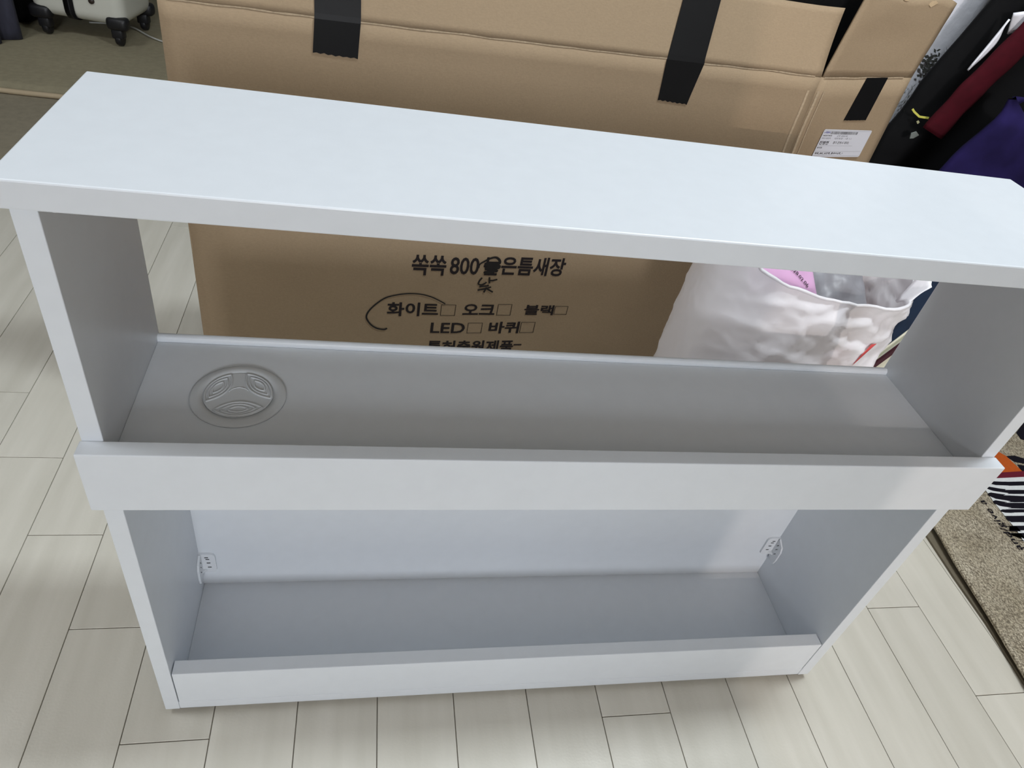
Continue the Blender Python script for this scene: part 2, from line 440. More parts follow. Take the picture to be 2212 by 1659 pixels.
# lettering
def text_mesh(body, bold=0.0):
    cu = bpy.data.curves.new('lettering', 'FONT'); cu.body = body; cu.size = 1.0; cu.offset = bold; cu.resolution_u = 3
    ob = bpy.data.objects.new('lettering', cu); COL.objects.link(ob)
    dg = bpy.context.evaluated_depsgraph_get(); dg.update()
    me = bpy.data.meshes.new_from_object(ob.evaluated_get(dg))
    vs = [v.co.copy() for v in me.vertices]; fs = [tuple(p.vertices) for p in me.polygons]
    bpy.data.objects.remove(ob); bpy.data.curves.remove(cu); bpy.data.meshes.remove(me)
    return vs, fs
def letter(body, s0, s1, z0, z1, fn, material, parent, bold=0.02, name='printed_text', shear=0.0):
    vs, fs = text_mesh(body, bold)
    if not vs: return None
    ax, bx = min(v.x for v in vs), max(v.x for v in vs); ay, by = min(v.y for v in vs), max(v.y for v in vs)
    m = MB()
    for v in vs:
        q = (v.y - ay) / max(1e-6, by - ay)
        m.v.append(Vector(fn(s0 + (v.x - ax) / max(1e-6, bx - ax) * (s1 - s0) + shear * q * (z1 - z0), z0 + q * (z1 - z0))))
    m.f = list(fs)
    return m.build(name, material, parent)
fr = lambda s, z: front(s, z, CT / 2 + 0.0005 + wob(s, z))
for body, s0, s1, z0, z1 in (("쏙쏙", 0.2964, 0.3475, 0.2672, 0.3015), ("800", 0.3532, 0.3974, 0.27, 0.2997), ("높", 0.4044, 0.429, 0.2697, 0.3012),
                             ("은틈새장", 0.4317, 0.5343, 0.2707, 0.3037), ("화이트", 0.2643, 0.3435, 0.1922, 0.2176), ("오크", 0.382, 0.4341, 0.1958, 0.2163),
                             ("블랙", 0.483, 0.5328, 0.196, 0.2159), ("LED", 0.3343, 0.3896, 0.1602, 0.1802), ("바퀴", 0.4292, 0.4806, 0.159, 0.1825),
                             ("특허출원제품", 0.3322, 0.4766, 0.1203, 0.145), ("-", 0.477, 0.4908, 0.1339, 0.1365)):
    letter(body, s0, s1, z0, z1, fr, M_ink, box, {"800": 0.016, "LED": 0.016}.get(body, 0.026))
for s0, s1, z0, z1 in ((0.3471, 0.3704, 0.194, 0.2148), (0.4379, 0.4612, 0.1952, 0.2166), (0.5339, 0.5563, 0.1976, 0.2144), (0.3937, 0.4179, 0.1599, 0.1802), (0.4826, 0.5068, 0.1599, 0.1815)):
    q = 0.0008; m = MB()
    for a, b, c, d in ((s0, s1, z0, z0 + q), (s0, s1, z1 - q, z1), (s0, s0 + q, z0, z1), (s1 - q, s1, z0, z1)):
        m.quad(fr(a, c), fr(b, c), fr(b, d), fr(a, d))
    m.build('printed_tick_box', M_ink, box)
fm = lambda s, z: front(s, z, CT / 2 + 0.0008 + wob(s, z))
def smooth2(p, n=6):
    out = []
    for i in range(len(p) - 1):
        p0 = p[max(0, i - 1)]; p1 = p[i]; p2 = p[i + 1]; p3 = p[min(len(p) - 1, i + 2)]
        for k in range(n):
            t = k / n
            out.append(tuple(0.5 * (2 * p1[j] + (p2[j] - p0[j]) * t + (2 * p0[j] - 5 * p1[j] + 4 * p2[j] - p3[j]) * t * t + (3 * p1[j] - p0[j] - 3 * p2[j] + p3[j]) * t ** 3) for j in range(len(p1))))
    out.append(tuple(p[-1])); return out
circ = smooth2([(0.353, 0.2164), (0.3408, 0.2235), (0.328, 0.2295), (0.3121, 0.2333), (0.2949, 0.2339), (0.2781, 0.2315), (0.2615, 0.226), (0.2485, 0.2155), (0.2388, 0.204), (0.2341, 0.1934), (0.2352, 0.185), (0.2416, 0.1754), (0.2504, 0.169), (0.261, 0.1669), (0.2661, 0.1691)])
ribbon(fm, circ, [0.0020 + 0.0010 * (i / len(circ)) for i in range(len(circ))], 'marker_circle', M_marker, box)
scr = smooth2([(0.397, 0.282), (0.3978, 0.2889), (0.4041, 0.294), (0.412, 0.2992), (0.4204, 0.3015), (0.4263, 0.2978), (0.4281, 0.292), (0.4222, 0.2898), (0.4114, 0.2914), (0.4065, 0.2892), (0.4174, 0.2866), (0.4279, 0.287), (0.4268, 0.283), (0.4143, 0.2836), (0.4075, 0.2823), (0.4202, 0.2798), (0.4259, 0.2776), (0.4119, 0.2765), (0.4075, 0.2745), (0.4200, 0.2750)])
ribbon(fm, scr, [0.0020 + 0.0022 * min(1, i / 30) for i in range(len(scr))], 'marker_scribble', M_marker, box)
m = smooth2([(0.4046, 0.2652), (0.4011, 0.259), (0.401, 0.2533), (0.4064, 0.2526), (0.4129, 0.2573)])
for pts in (m, [(0.416, 0.2666), (0.4176, 0.2554)], [(0.416, 0.2605), (0.4222, 0.2606), (0.429, 0.2629)], [(0.4006, 0.2426), (0.4111, 0.2449), (0.4213, 0.2489)],
            [(0.4142, 0.2481), (0.4111, 0.2386)], [(0.4155, 0.245), (0.4254, 0.2394)], [(0.4025, 0.2488), (0.4173, 0.2513)]):
    ribbon(fm, pts, 0.0027, 'marker_letter_stroke', M_marker, box)

# shipping label on the right-hand panel
LA = (0.0552, 0.5295); LB = (0.1720, 0.5235)                 # top corners in (s, z) of the side panel
lx = Vector((LB[0] - LA[0], LB[1] - LA[1])); lw = lx.length; lx.normalize(); ly = Vector((lx.y, -lx.x)); lh = 0.0430
def lab(a, b, n=0.0016):                                     # a right, b down, metres
    return side(LA[0] + lx.x * a + ly.x * b, LA[1] + lx.y * a + ly.y * b, CT / 2 + n)
pts = []
for cx_, cy2, a0 in ((lw - .003, .003, -90), (lw - .003, lh - .003, 0), (.003, lh - .003, 90), (.003, .003, 180)):
    for i in range(4):
        w = math.radians(a0 + 30 * i); pts.append(lab(cx_ + .003 * math.cos(w), cy2 + .003 * math.sin(w), 0.0012))
label = MB().prism(pts, n2 * 0.0003).build('shipping_label', M_label, box); tag(label, 'white printed shipping label')
random.seed(3)
m = MB(); a = 0.0175
while a < 0.083:
    w = random.choice((0.0005, 0.0005, 0.0009, 0.0013)); m.quad(lab(a, .003), lab(a + w, .003), lab(a + w, .0072), lab(a, .0072)); a += w + random.choice((0.0005, 0.0008, 0.0011))
m.build('barcode', M_ink, label)
lt = lambda s, z: lab(s, -z, 0.0016)
for body, a0, a1, b0, b1, mt, bo in (("노루홈페어", 0.0020, 0.0165, 0.0030, 0.0062, M_blue, 0.02), ("2405073858", 0.0020, 0.0235, 0.0084, 0.0104, M_ink, 0.01), ("군포 2025.02", 0.0360, 0.0620, 0.0084, 0.0110, M_thinink, 0.0),
                                     ("서비스담당자", 0.0018, 0.0240, 0.0122, 0.0148, M_thinink, 0.0), ("대우포장 - 1층 1-1", 0.0330, 0.0740, 0.0122, 0.0150, M_thinink, 0.0), ("진병연", 0.0022, 0.0235, 0.0176, 0.0235, M_ink, 0.02),
                                     ("경기 군포시 대야2", 0.0340, 0.0730, 0.0180, 0.0222, M_ink, 0.01), ("화이트", 0.0020, 0.0140, 0.0268, 0.0296, M_ink, 0.01), ("쏙쏙_800_낮은형_틈새수납장_1", 0.0030, 0.0700, 0.0352, 0.0388, M_ink, 0.015)):
    letter(body, a0, a1, -b1, -b0, lt, mt, label, bo)
for b in (0.0018, 0.0250, 0.0338, 0.0408):
    m = MB().quad(lab(.001, b), lab(lw - .003 if b < .002 or b > .03 else .085, b), lab(lw - .003 if b < .002 or b > .03 else .085, b + .0002), lab(.001, b + .0002)); m.build('printed_line', M_thinink, label)

# ------------------------------------------------------------------ white plastic bag with its contents
def film(name, col, alpha, rough=0.35):
    m = bpy.data.materials.new(name); m.use_nodes = True; nt = m.node_tree; nt.nodes.clear()
    out = nt.nodes.new('ShaderNodeOutputMaterial'); b = nt.nodes.new('ShaderNodeBsdfPrincipled'); tl = nt.nodes.new('ShaderNodeBsdfTranslucent'); tr = nt.nodes.new('ShaderNodeBsdfTransparent')
    b.inputs['Base Color'].default_value = lin(col); b.inputs['Roughness'].default_value = rough; tl.inputs[0].default_value = lin(col)
    m1 = nt.nodes.new('ShaderNodeMixShader'); m1.inputs[0].default_value = 0.14; m2 = nt.nodes.new('ShaderNodeMixShader'); m2.inputs[0].default_value = alpha
    nt.links.new(b.outputs[0], m1.inputs[1]); nt.links.new(tl.outputs[0], m1.inputs[2]); nt.links.new(m1.outputs[0], m2.inputs[1]); nt.links.new(tr.outputs[0], m2.inputs[2]); nt.links.new(m2.outputs[0], out.inputs[0])
    return m
M_film = film('white_film', (252, 250, 254), 0.05)
BX, BY = 0.783, 0.355
bag = thing('plastic_bag', 'white crumpled plastic carrier bag, open, leaning between cabinet and carton', 'bag', (BX, BY, FZ))
def rimz(w):   # rim height by angle; w = 0 right, -pi/2 front, pi left, pi/2 back
    pts_ = [(-math.pi, 0.478), (-2.65, 0.472), (-2.45, 0.460), (-2.25, 0.438), (-2.0, 0.425), (-1.65, 0.413), (-1.1, 0.406), (-0.60, 0.402), (-0.30, 0.406), (0.1, 0.432), (0.6, 0.470), (1.57, 0.492), (2.6, 0.486), (math.pi, 0.478)]
    for (a, za), (b, zb_) in zip(pts_, pts_[1:]):
        if a <= w <= b:
            t = (w - a) / (b - a); t = t * t * (3 - 2 * t); return za + (zb_ - za) * t
    return 0.47
def bagpt(u, v, r=1.0):
    w = -math.pi + 2 * math.pi * u
    c, s = math.cos(w), math.sin(w)
    p = 2.6
    rad = 1.0 / (abs(c) ** p + abs(s) ** p) ** (1 / p)
    hx = 0.152 + 0.006 * math.sin(math.pi * min(1, v * 1.2)) + 0.004 * v; hy = 0.088 + 0.012 * math.sin(math.pi * min(1, v)) - 0.01 * v
    top = rimz(w); z = FZ + 0.001 + (top - FZ - 0.001) * v
    lean = 0.0
    x = BX + hx * rad * c * r + lean * v; y = BY + hy * rad * s * r
    fold = 0.0
    q = Vector((x * 10, y * 10, z * 13))
    rdg = lambda t, p_: max(0.0, 1 - 2.2 * abs(mnoise.noise(t))) ** p_
    fold += 0.0040 * rdg(q, 2) + 0.0036 * rdg(q * 2.1 + Vector((3, 1, 7)), 3) + 0.0020 * rdg(q * 4.4 + Vector((9, 4, 2)), 3) - 0.003
    if v > 0.55:
        k = (v - 0.55) / 0.45
        fold += 0.0038 * k * math.sin(z * 150 + 7 * c + 3 * mnoise.noise(q * 0.7)) * max(0.0, 1 - abs(w + 0.95) / 0.9)
    d = Vector((c / hx, s / hy, 0)).normalized()
    fold *= 0.35 + 0.65 * max(0.0, min(1.0, (x - 0.66) / 0.10))
    x -= 0.045 * (1 - v) * max(0.0, c)
    if v < 0.06: fold *= v / 0.06
    return Vector((x, y, z)) + d * fold * r
m = MB(); m.grid(190, 90, bagpt, closed_u=True)
m.build('bag_film', M_film, bag, smooth=True)
# rolled rim
path = [bagpt(i / 90, 1.0) + Vector((0, 0, 0.0008)) for i in range(91)]
m = MB().tube(path, [0.0020 + 0.0012 * abs(nz(i, 1, 4, 0.31)) for i in range(91)], 7, caps=False); m.build('rolled_rim', M_film, bag, smooth=True)
# folded handle ear at the right corner
ear = []
m = MB().grid(6, 6, lambda u, v: Vector((0.905 + 0.034 * v + 0.010 * u, 0.300 + 0.030 * u + 0.012 * v, 0.394 + 0.050 * v * (0.7 + 0.3 * u) + 0.006 * math.sin(5 * u + 4 * v)))); m.build('bag_handle', M_film, bag, smooth=True, solid=0.0008)
m = MB()
M_red = mat('red_print', (196, 66, 66), 0.4)
def bagsurf(x, z, off=0.0016):
    best = None
    for i in range(400):
        u = 0.05 + 0.45 * i / 400; w = -math.pi + 2 * math.pi * u; v = (z - FZ) / (rimz(w) - FZ)
        if v > 1: continue
        p = bagpt(u, v)
        if best is None or abs(p.x - x) < best[0]: best = (abs(p.x - x), p)
    return best[1] + Vector((0, -off, 0))
red = [(0.848, 0.318), (0.858, 0.334), (0.868, 0.345), (0.873, 0.353), (0.866, 0.351), (0.853, 0.336)]
m.f.append(tuple(range(len(red)))); m.v += [bagsurf(a, b, 0.0022) for a, b in red]; m.build('red_print', M_red, bag)

def pillow(cx, cy, cz, ax, ay, az, ex, ey, ez, n=18, puff=2.4, wr=0.0, seed=0.0):
    """soft packet: ax, ay half sizes along unit vectors ex, ey; az half thickness along ez"""
    m = MB()
    for sgn in (1, -1):
        def fn(u, v):
            a, b = 2 * u - 1, 2 * v - 1
            h = (max(0, 1 - abs(a) ** puff) * max(0, 1 - abs(b) ** puff)) ** 0.5
            k = wr * mnoise.noise(Vector((a * 2.2 + seed, b * 2.2, sgn)))
            return Vector((cx, cy, cz)) + ex * a * ax + ey * b * ay + ez * (sgn * h * az + k * h)
        m.grid(n, n, fn)
    return m
ex = Vector((1, 0.10, -0.06)).normalized(); ey = Vector((-0.12, 0.75, 0.55)); ey = (ey - ex * ey.dot(ex)).normalized(); ez = ex.cross(ey)
M_pink = mat('pink_foil', (212, 168, 206), 0.22, var=0.04, vscale=(20, 20, 20), bump=0.15, bscale=60)
# pink packet
pk = thing('pink_packet', 'glossy pink packet with a printed date, lying in the open plastic bag', 'packet', (0.70, 0.345, 0.36))
PC = Vector((0.736, 0.362, 0.420))
pillow(*PC, 0.054, 0.050, 0.011, ex, ey, ez, wr=0.004, seed=2.0).build('packet', M_pink, pk, smooth=True)
for tt, ll in ((-1, 'a'),):
    pass
d1 = (ex * 0.80 - ey * 0.60).normalized(); d2 = ez.cross(d1)
def onpack(s, z):
    p = PC + ex * 0.012 - ey * 0.020 + d1 * s + d2 * z
    a = (p - PC).dot(ex) / 0.054; b = (p - PC).dot(ey) / 0.050
    h = (max(0, 1 - abs(a) ** 2.4) * max(0, 1 - abs(b) ** 2.4)) ** 0.5
    return PC + ex * a * 0.054 + ey * b * 0.050 + ez * (h * 0.011 + 0.0012 + 0.004 * mnoise.noise(Vector((a * 2.2 + 2.0, b * 2.2, 1))) * h)
letter("유통 2028.02.06", -0.030, 0.030, -0.004, 0.003, onpack, M_ink, pk, 0.0)
# grey film packet and peach packets showing through the film
M_grey = mat('grey_film', (140, 140, 146), 0.45, var=0.12, vscale=(30, 30, 30), bump=0.3, bscale=40)
g1 = pillow(0.830, 0.366, 0.382, 0.060, 0.055, 0.020, Vector((1, 0, 0)), Vector((0, .8, .6)), Vector((0, -.6, .8)), wr=0.012, seed=5.0).build('grey_packet', M_grey, None, smooth=True)
tag(g1, 'crumpled grey film wrapping beside the pink packet in the plastic bag', 'packet')
M_peach = mat('peach_foil', (232, 170, 152), 0.35, var=0.08, vscale=(25, 25, 25))
p1 = pillow(0.785, 0.306, 0.225, 0.080, 0.060, 0.024, Vector((1, 0, .1)).normalized(), Vector((-.1, 0, 1)).normalized(), Vector((0, -1, 0)), wr=0.004, seed=9.0).build('peach_packet', M_peach, None, smooth=True)
tag(p1, 'peach coloured packet showing faintly through the front of the plastic bag', 'packet')
M_pinkb = mat('rose_foil', (226, 160, 196), 0.35)
p2 = pillow(0.875, 0.330, 0.255, 0.030, 0.050, 0.016, Vector((1, .5, 0)).normalized(), Vector((0, 0, 1)), Vector((.5, -1, 0)).normalized(), wr=0.003, seed=12.0).build('rose_packet', M_pinkb, None, smooth=True)
tag(p2, 'rose coloured packet showing through the right side of the plastic bag', 'packet')

# ------------------------------------------------------------------ right side: soft dark things behind the cabinet
def slab(poly, y0, y1, name, material, parent=None, bulge=0.02, wr=0.012, sc=6.0, nu=40, seed=0.0, shear=0.0):
    """puffy upright cloth body: x-z outline poly (left chain bottom->top, right chain bottom->top) between y0 and y1"""
    (lc, rc) = poly
    def ch(c, v):
        z = v
        for (x0, z0), (x1, z1) in zip(c, c[1:]):
            if z0 <= z <= z1: return x0 + (x1 - x0) * (z - z0) / (z1 - z0 + 1e-9)
        return c[-1][0]
    zmax = lc[-1][1]; z0_ = lc[0][1]
    m = MB(); ym = (y0 + y1) / 2; hy = (y1 - y0) / 2
    def fn(u, v):
        z = z0_ + (zmax - z0_) * v
        a, b = ch(lc, z), ch(rc, z)
        w = 2 * math.pi * u
        c, s = math.cos(w), math.sin(w)
        p = 4.0
        r = 1 / (abs(c) ** p + abs(s) ** p) ** (1 / p)
        x = (a + b) / 2 + (b - a) / 2 * c * r
        y = ym + hy * s * r
        x += shear * (y - y0) * (1 - c) / 2
        k = wr * mnoise.noise(Vector((x * sc + seed, z * sc * 0.6, s * 2))) + wr * 0.4 * mnoise.noise(Vector((x * sc * 3 + seed, z * sc * 2, s)))
        topk = 1 - max(0, (v - 0.93) / 0.07) ** 2 * 0.6
        return Vector((x, ym + (y - ym) * topk + k * abs(s), z))
    m.grid(nu, 36, fn, closed_u=True)
    n = len(m.v); m.f.append(tuple(range(n - nu, n)));  m.f.append(tuple(range(0, nu))[::-1])
    return m.build(name, material, parent, smooth=True)
M_black = mat('black_nylon', (6, 6, 8), 0.85, var=0.2, vscale=(30, 30, 30), spec=0.2)
M_navy = mat('navy_fabric', (14, 38, 66), 0.75, var=0.18, vscale=(35, 35, 35))
M_maroon = mat('dark_red_fabric', (64, 8, 20), 0.85, var=0.15, vscale=(60, 60, 60), spec=0.15)
M_purple = mat('purple_velvet', (29, 22, 66), 0.9, var=0.5, vscale=(14, 14, 14), spec=0.15)
M_wcloth = mat('white_cloth', (240, 240, 248), 0.8, var=0.05, vscale=(60, 60, 60), bump=0.2, bscale=90)
M_print = mat('grey_print_ink', (72, 72, 66), 0.9)
M_print2 = mat('green_grey_print_ink', (92, 94, 82), 0.9, var=0.3, vscale=(90, 90, 90))
M_yellow = mat('yellow_webbing', (206, 202, 92), 0.6)
M_tag = mat('pale_grey_tag', (120, 126, 122), 0.6)

# rolled white bedding with a pine-cone print
roll = thing('bedding_roll', 'rolled white fabric with grey pine cone print standing behind the carton', 'bedding roll', (1.02, 0.95, FZ))
RA = Vector((1.025, 0.95, FZ + 0.001)); RB = Vector((1.175, 0.95, 0.95)); rax = (RB - RA).normalized(); RRAD = 0.150
ru = Vector((0, -1, 0)); rv = Vector((rax.z, 0, -rax.x))
def onroll(phi, h, n=0.0):                                     # phi: 0 faces the viewer, + to the right
    d = ru * math.cos(phi) + rv * math.sin(phi)
    return RA + rax * h + d * (RRAD + n + 0.004 * mnoise.noise(Vector((phi * 2, h * 6, 1.0))) + 0.003 * mnoise.noise(Vector((phi * 6, h * 3, 4.0))))
m = MB().grid(48, 40, lambda u, v: onroll(2 * math.pi * u, v * 0.95), closed_u=True)
n = len(m.v); m.f.append(tuple(range(n - 48, n))); m.f.append(tuple(range(0, 48))[::-1])
m.build('rolled_cloth', M_wcloth, roll, smooth=True)
def decal(name, cx_, cz_, items, material):
    m = MB()
    for pts_ in items:
        k = len(m.v); m.v += [onroll((cx_ + a) / RRAD, cz_ + b, 0.0028) for a, b in pts_]; m.f.append(tuple(range(k, k + len(pts_))))
    return m.build(name, material, roll)

# black padded coat in front of it
coat = thing('black_coat', 'large black padded coat heaped to the right of the carton', 'coat', (1.4, 0.74, FZ))
slab(([(1.02, FZ + .001), (1.045, 0.30), (1.058, 0.43), (1.058, 0.484), (1.068, 0.512), (1.076, 0.530), (1.083, 0.580), (1.110, 0.648), (1.133, 0.712), (1.20, 0.90)],
      [(1.9, FZ + .001), (1.9, 0.90)]), 0.715, 0.80, 'coat_body', M_black, coat, wr=0.005, seed=3.0, shear=1.1)
t_ = MB().prism([(1.1105, 0.701, 0.5200), (1.1145, 0.701, 0.5165), (1.1170, 0.701, 0.5195), (1.1130, 0.701, 0.5225)], (0, -0.0015, 0)).build('coat_tag', mat('cream_tag', (170, 168, 130), 0.6), coat)
t_ = MB().prism([(1.112, 0.701, 0.500), (1.120, 0.701, 0.504), (1.1285, 0.701, 0.4985), (1.121, 0.701, 0.492), (1.1145, 0.701, 0.491)], (0, -0.0015, 0)).build('coat_tag', M_tag, coat)
wc = MB(); wc.grid(4, 14, lambda u, v: Vector((1.1525 + (1.1735 - 1.1525) * v + 0.010 * u * math.sin(math.pi * min(1, v * 1.05)) * (0.5 + v), 0.696 + 0.003 * u, 0.620 + 0.071 * v - 0.010 * u)))
tag(wc.build('white_cloth', M_wcloth, None, smooth=True, solid=0.003), 'thin wedge of white cloth showing between black coat and dark red strap', 'cloth')
wc = MB(); wc.grid(4, 6, lambda u, v: Vector((1.176 + 0.07 * u + 0.012 * v, 0.697 + 0.003 * v, 0.700 + 0.018 * u - (0.030 - 0.016 * u) * v)))
tag(wc.build('white_cloth', M_wcloth, None, smooth=True, solid=0.003), 'white cloth corner above the dark red strap at the right edge', 'cloth')
# dark red strap
m = MB(); cl = [(1.1375, 0.5090), (1.150, 0.545), (1.162, 0.575), (1.176, 0.606), (1.195, 0.645), (1.214, 0.690), (1.240, 0.760), (1.262, 0.86)]
cl = smooth2(cl, 4)
m.tube([(x, 0.684, z) for x, z in cl], [0.0235 + 0.001 * math.sin(i * 0.9) for i in range(len(cl))], 14, flat=0.42, up=Vector((0, 1, 0)))
tag(m.build('red_strap', M_maroon, None, smooth=True), 'dark red padded strap running diagonally across the black coat', 'strap')
m = MB(); yp = [(1.0905, 0.700, 0.5393), (1.0960, 0.700, 0.5355), (1.1096, 0.699, 0.5290), (1.1281, 0.699, 0.5288)]
for a, b in zip(yp, yp[1:]):
    a, b = Vector(a), Vector(b); d = (b - a).normalized(); nn = Vector((-d.z, 0, d.x)) * 0.0016
    m.prism([a - nn, b - nn, b + nn, a + nn], (0, -0.0012, 0))
tag(m.build('yellow_cord', M_yellow), 'short bent yellow cord lying against the black coat', 'cord')
# purple cushion
pc = thing('purple_cushion', 'dark purple velvet cushion to the right of the black coat strap', 'cushion', (1.33, 0.63, FZ))
slab(([(1.06, FZ + .001), (1.075, 0.40), (1.090, 0.46), (1.105, 0.505), (1.128, 0.540), (1.150, 0.575), (1.165, 0.597)], [(1.62, FZ + .001), (1.60, 0.50), (1.40, 0.52), (1.235, 0.56), (1.190, 0.597)]),
     0.585, 0.655, 'cushion_cover', M_purple, pc, wr=0.010, sc=9, seed=11.0, shear=1.1)
# navy storage bag
nb = thing('navy_bag', 'dark navy fabric bag standing behind the right side of the white cabinet', 'bag', (1.22, 0.53, FZ))
slab(([(1.04, FZ + .001), (1.035, 0.20), (1.03, 0.36), (1.05, 0.385)], [(1.50, FZ + .001), (1.50, 0.34), (1.45, 0.385)]), 0.505, 0.560, 'bag_body', M_navy, nb, wr=0.006, sc=5, seed=21.0)
# ivory paper bag with maroon rim
ib = thing('paper_bag', 'ivory paper bag with maroon trim leaning beside the navy bag', 'bag', (1.10, 0.45, FZ))
M_ivory = mat('ivory_paper', (222, 220, 200), 0.6, var=0.04)
M_trim = mat('maroon_trim', (66, 26, 38), 0.6)
A_, B_ = Vector((1.026, 0.440, 0.160)), Vector((1.102, 0.448, 0.266))
m = MB().grid(8, 8, lambda u, v: A_ + (B_ - A_) * u + (Vector((1.085 + 0.09 * u, 0.425, FZ + .002)) - (A_ + (B_ - A_) * u)) * v + Vector((0, -0.006 * math.sin(math.pi * v) - 0.003 * math.sin(9 * u) * v, 0)))
m.build('front_sheet', M_ivory, ib, smooth=True, solid=0.0012)
sh = Vector((-0.001, 0.005, 0.002))
m = MB().grid(8, 8, lambda u, v: A_ + sh + (B_ - A_ + Vector((0, 0, 0.006))) * u + (Vector((1.085 + 0.09 * u, 0.475, FZ + .002)) - (A_ + sh + (B_ - A_) * u)) * v)
m.build('back_sheet', M_ivory, ib, smooth=True, solid=0.0012)
dd = (B_ - A_).normalized(); pp = Vector((dd.z, 0, -dd.x))
m = MB().prism([A_ + Vector((0, -.009, 0)) - pp * .003, B_ + Vector((0, -.009, 0)) - pp * .003, B_ + Vector((0, -.009, 0)) + pp * .0055, A_ + Vector((0, -.009, 0)) + pp * .0055], (0, 0.0045, 0)); m.build('trim_band', M_trim, ib)
C0, C1 = A_ + dd * 0.085 + pp * 0.016, A_ + dd * 0.135 + pp * 0.009
m = MB().prism([C0 + Vector((0, -.013, 0)), C1 + Vector((0, -.013, 0)), C1 + Vector((0, -.013, 0)) + pp * .004, C0 + Vector((0, -.013, 0)) + pp * .004], (0, 0.003, 0)); m.build('paper_handle', M_trim, ib)

# pine-cone print on the roll
random.seed(12)
def place_on_roll(x, z):                                      # nearest (arc, height) for a front point
    h = (Vector((x, 0.80, z)) - RA).dot(rax); off = (Vector((x, 0.80, z)) - RA).dot(rv)
    return RRAD * math.asin(max(-1, min(1, off / RRAD))), h
scales = []
for i in range(38):
    w = random.uniform(0, 6.28); r = math.sqrt(random.random()); a, b = 0.021 * r * math.cos(w), 0.026 * r * math.sin(w)
    t = random.uniform(-0.5, 0.5); L, Wd = random.uniform(.005, .009), random.uniform(.0018, .0034)
    scales.append([(a + L * math.cos(t + q) * (1 if q in (0, 3.1416) else Wd / L), b + L * math.sin(t + q) * (1 if q in (0, 3.1416) else Wd / L)) for q in (0, 1.5708, 3.1416, 4.7124)])
cx_, cz_ = place_on_roll(1.165, 0.588)
decal('pine_cone_print', cx_, cz_, scales, M_print)
need = []
for i in range(13):
    y0 = -0.036 + 0.006 * i
    need.append([(0.010, y0), (0.030, y0 - 0.010), (0.056, y0 - 0.020 + 0.004 * math.sin(i)), (0.030, y0 - 0.0112)])
decal('pine_needle_print', cx_, cz_, need, M_print)
blot = []
for i in range(130):
    w = random.uniform(0, 6.28); r = math.sqrt(random.random()); a, b = 0.034 * r * math.cos(w), 0.060 * r * math.sin(w)
    t = random.uniform(0.8, 2.3); L = random.uniform(.006, .014)
    blot.append([(a, b), (a + L * math.cos(t) + .001, b + L * math.sin(t)), (a + L * math.cos(t) * .5 + .002, b + L * math.sin(t) * .5)])
decal('pine_needle_print', cx_ - 0.006, cz_ - 0.100, blot, M_print2)

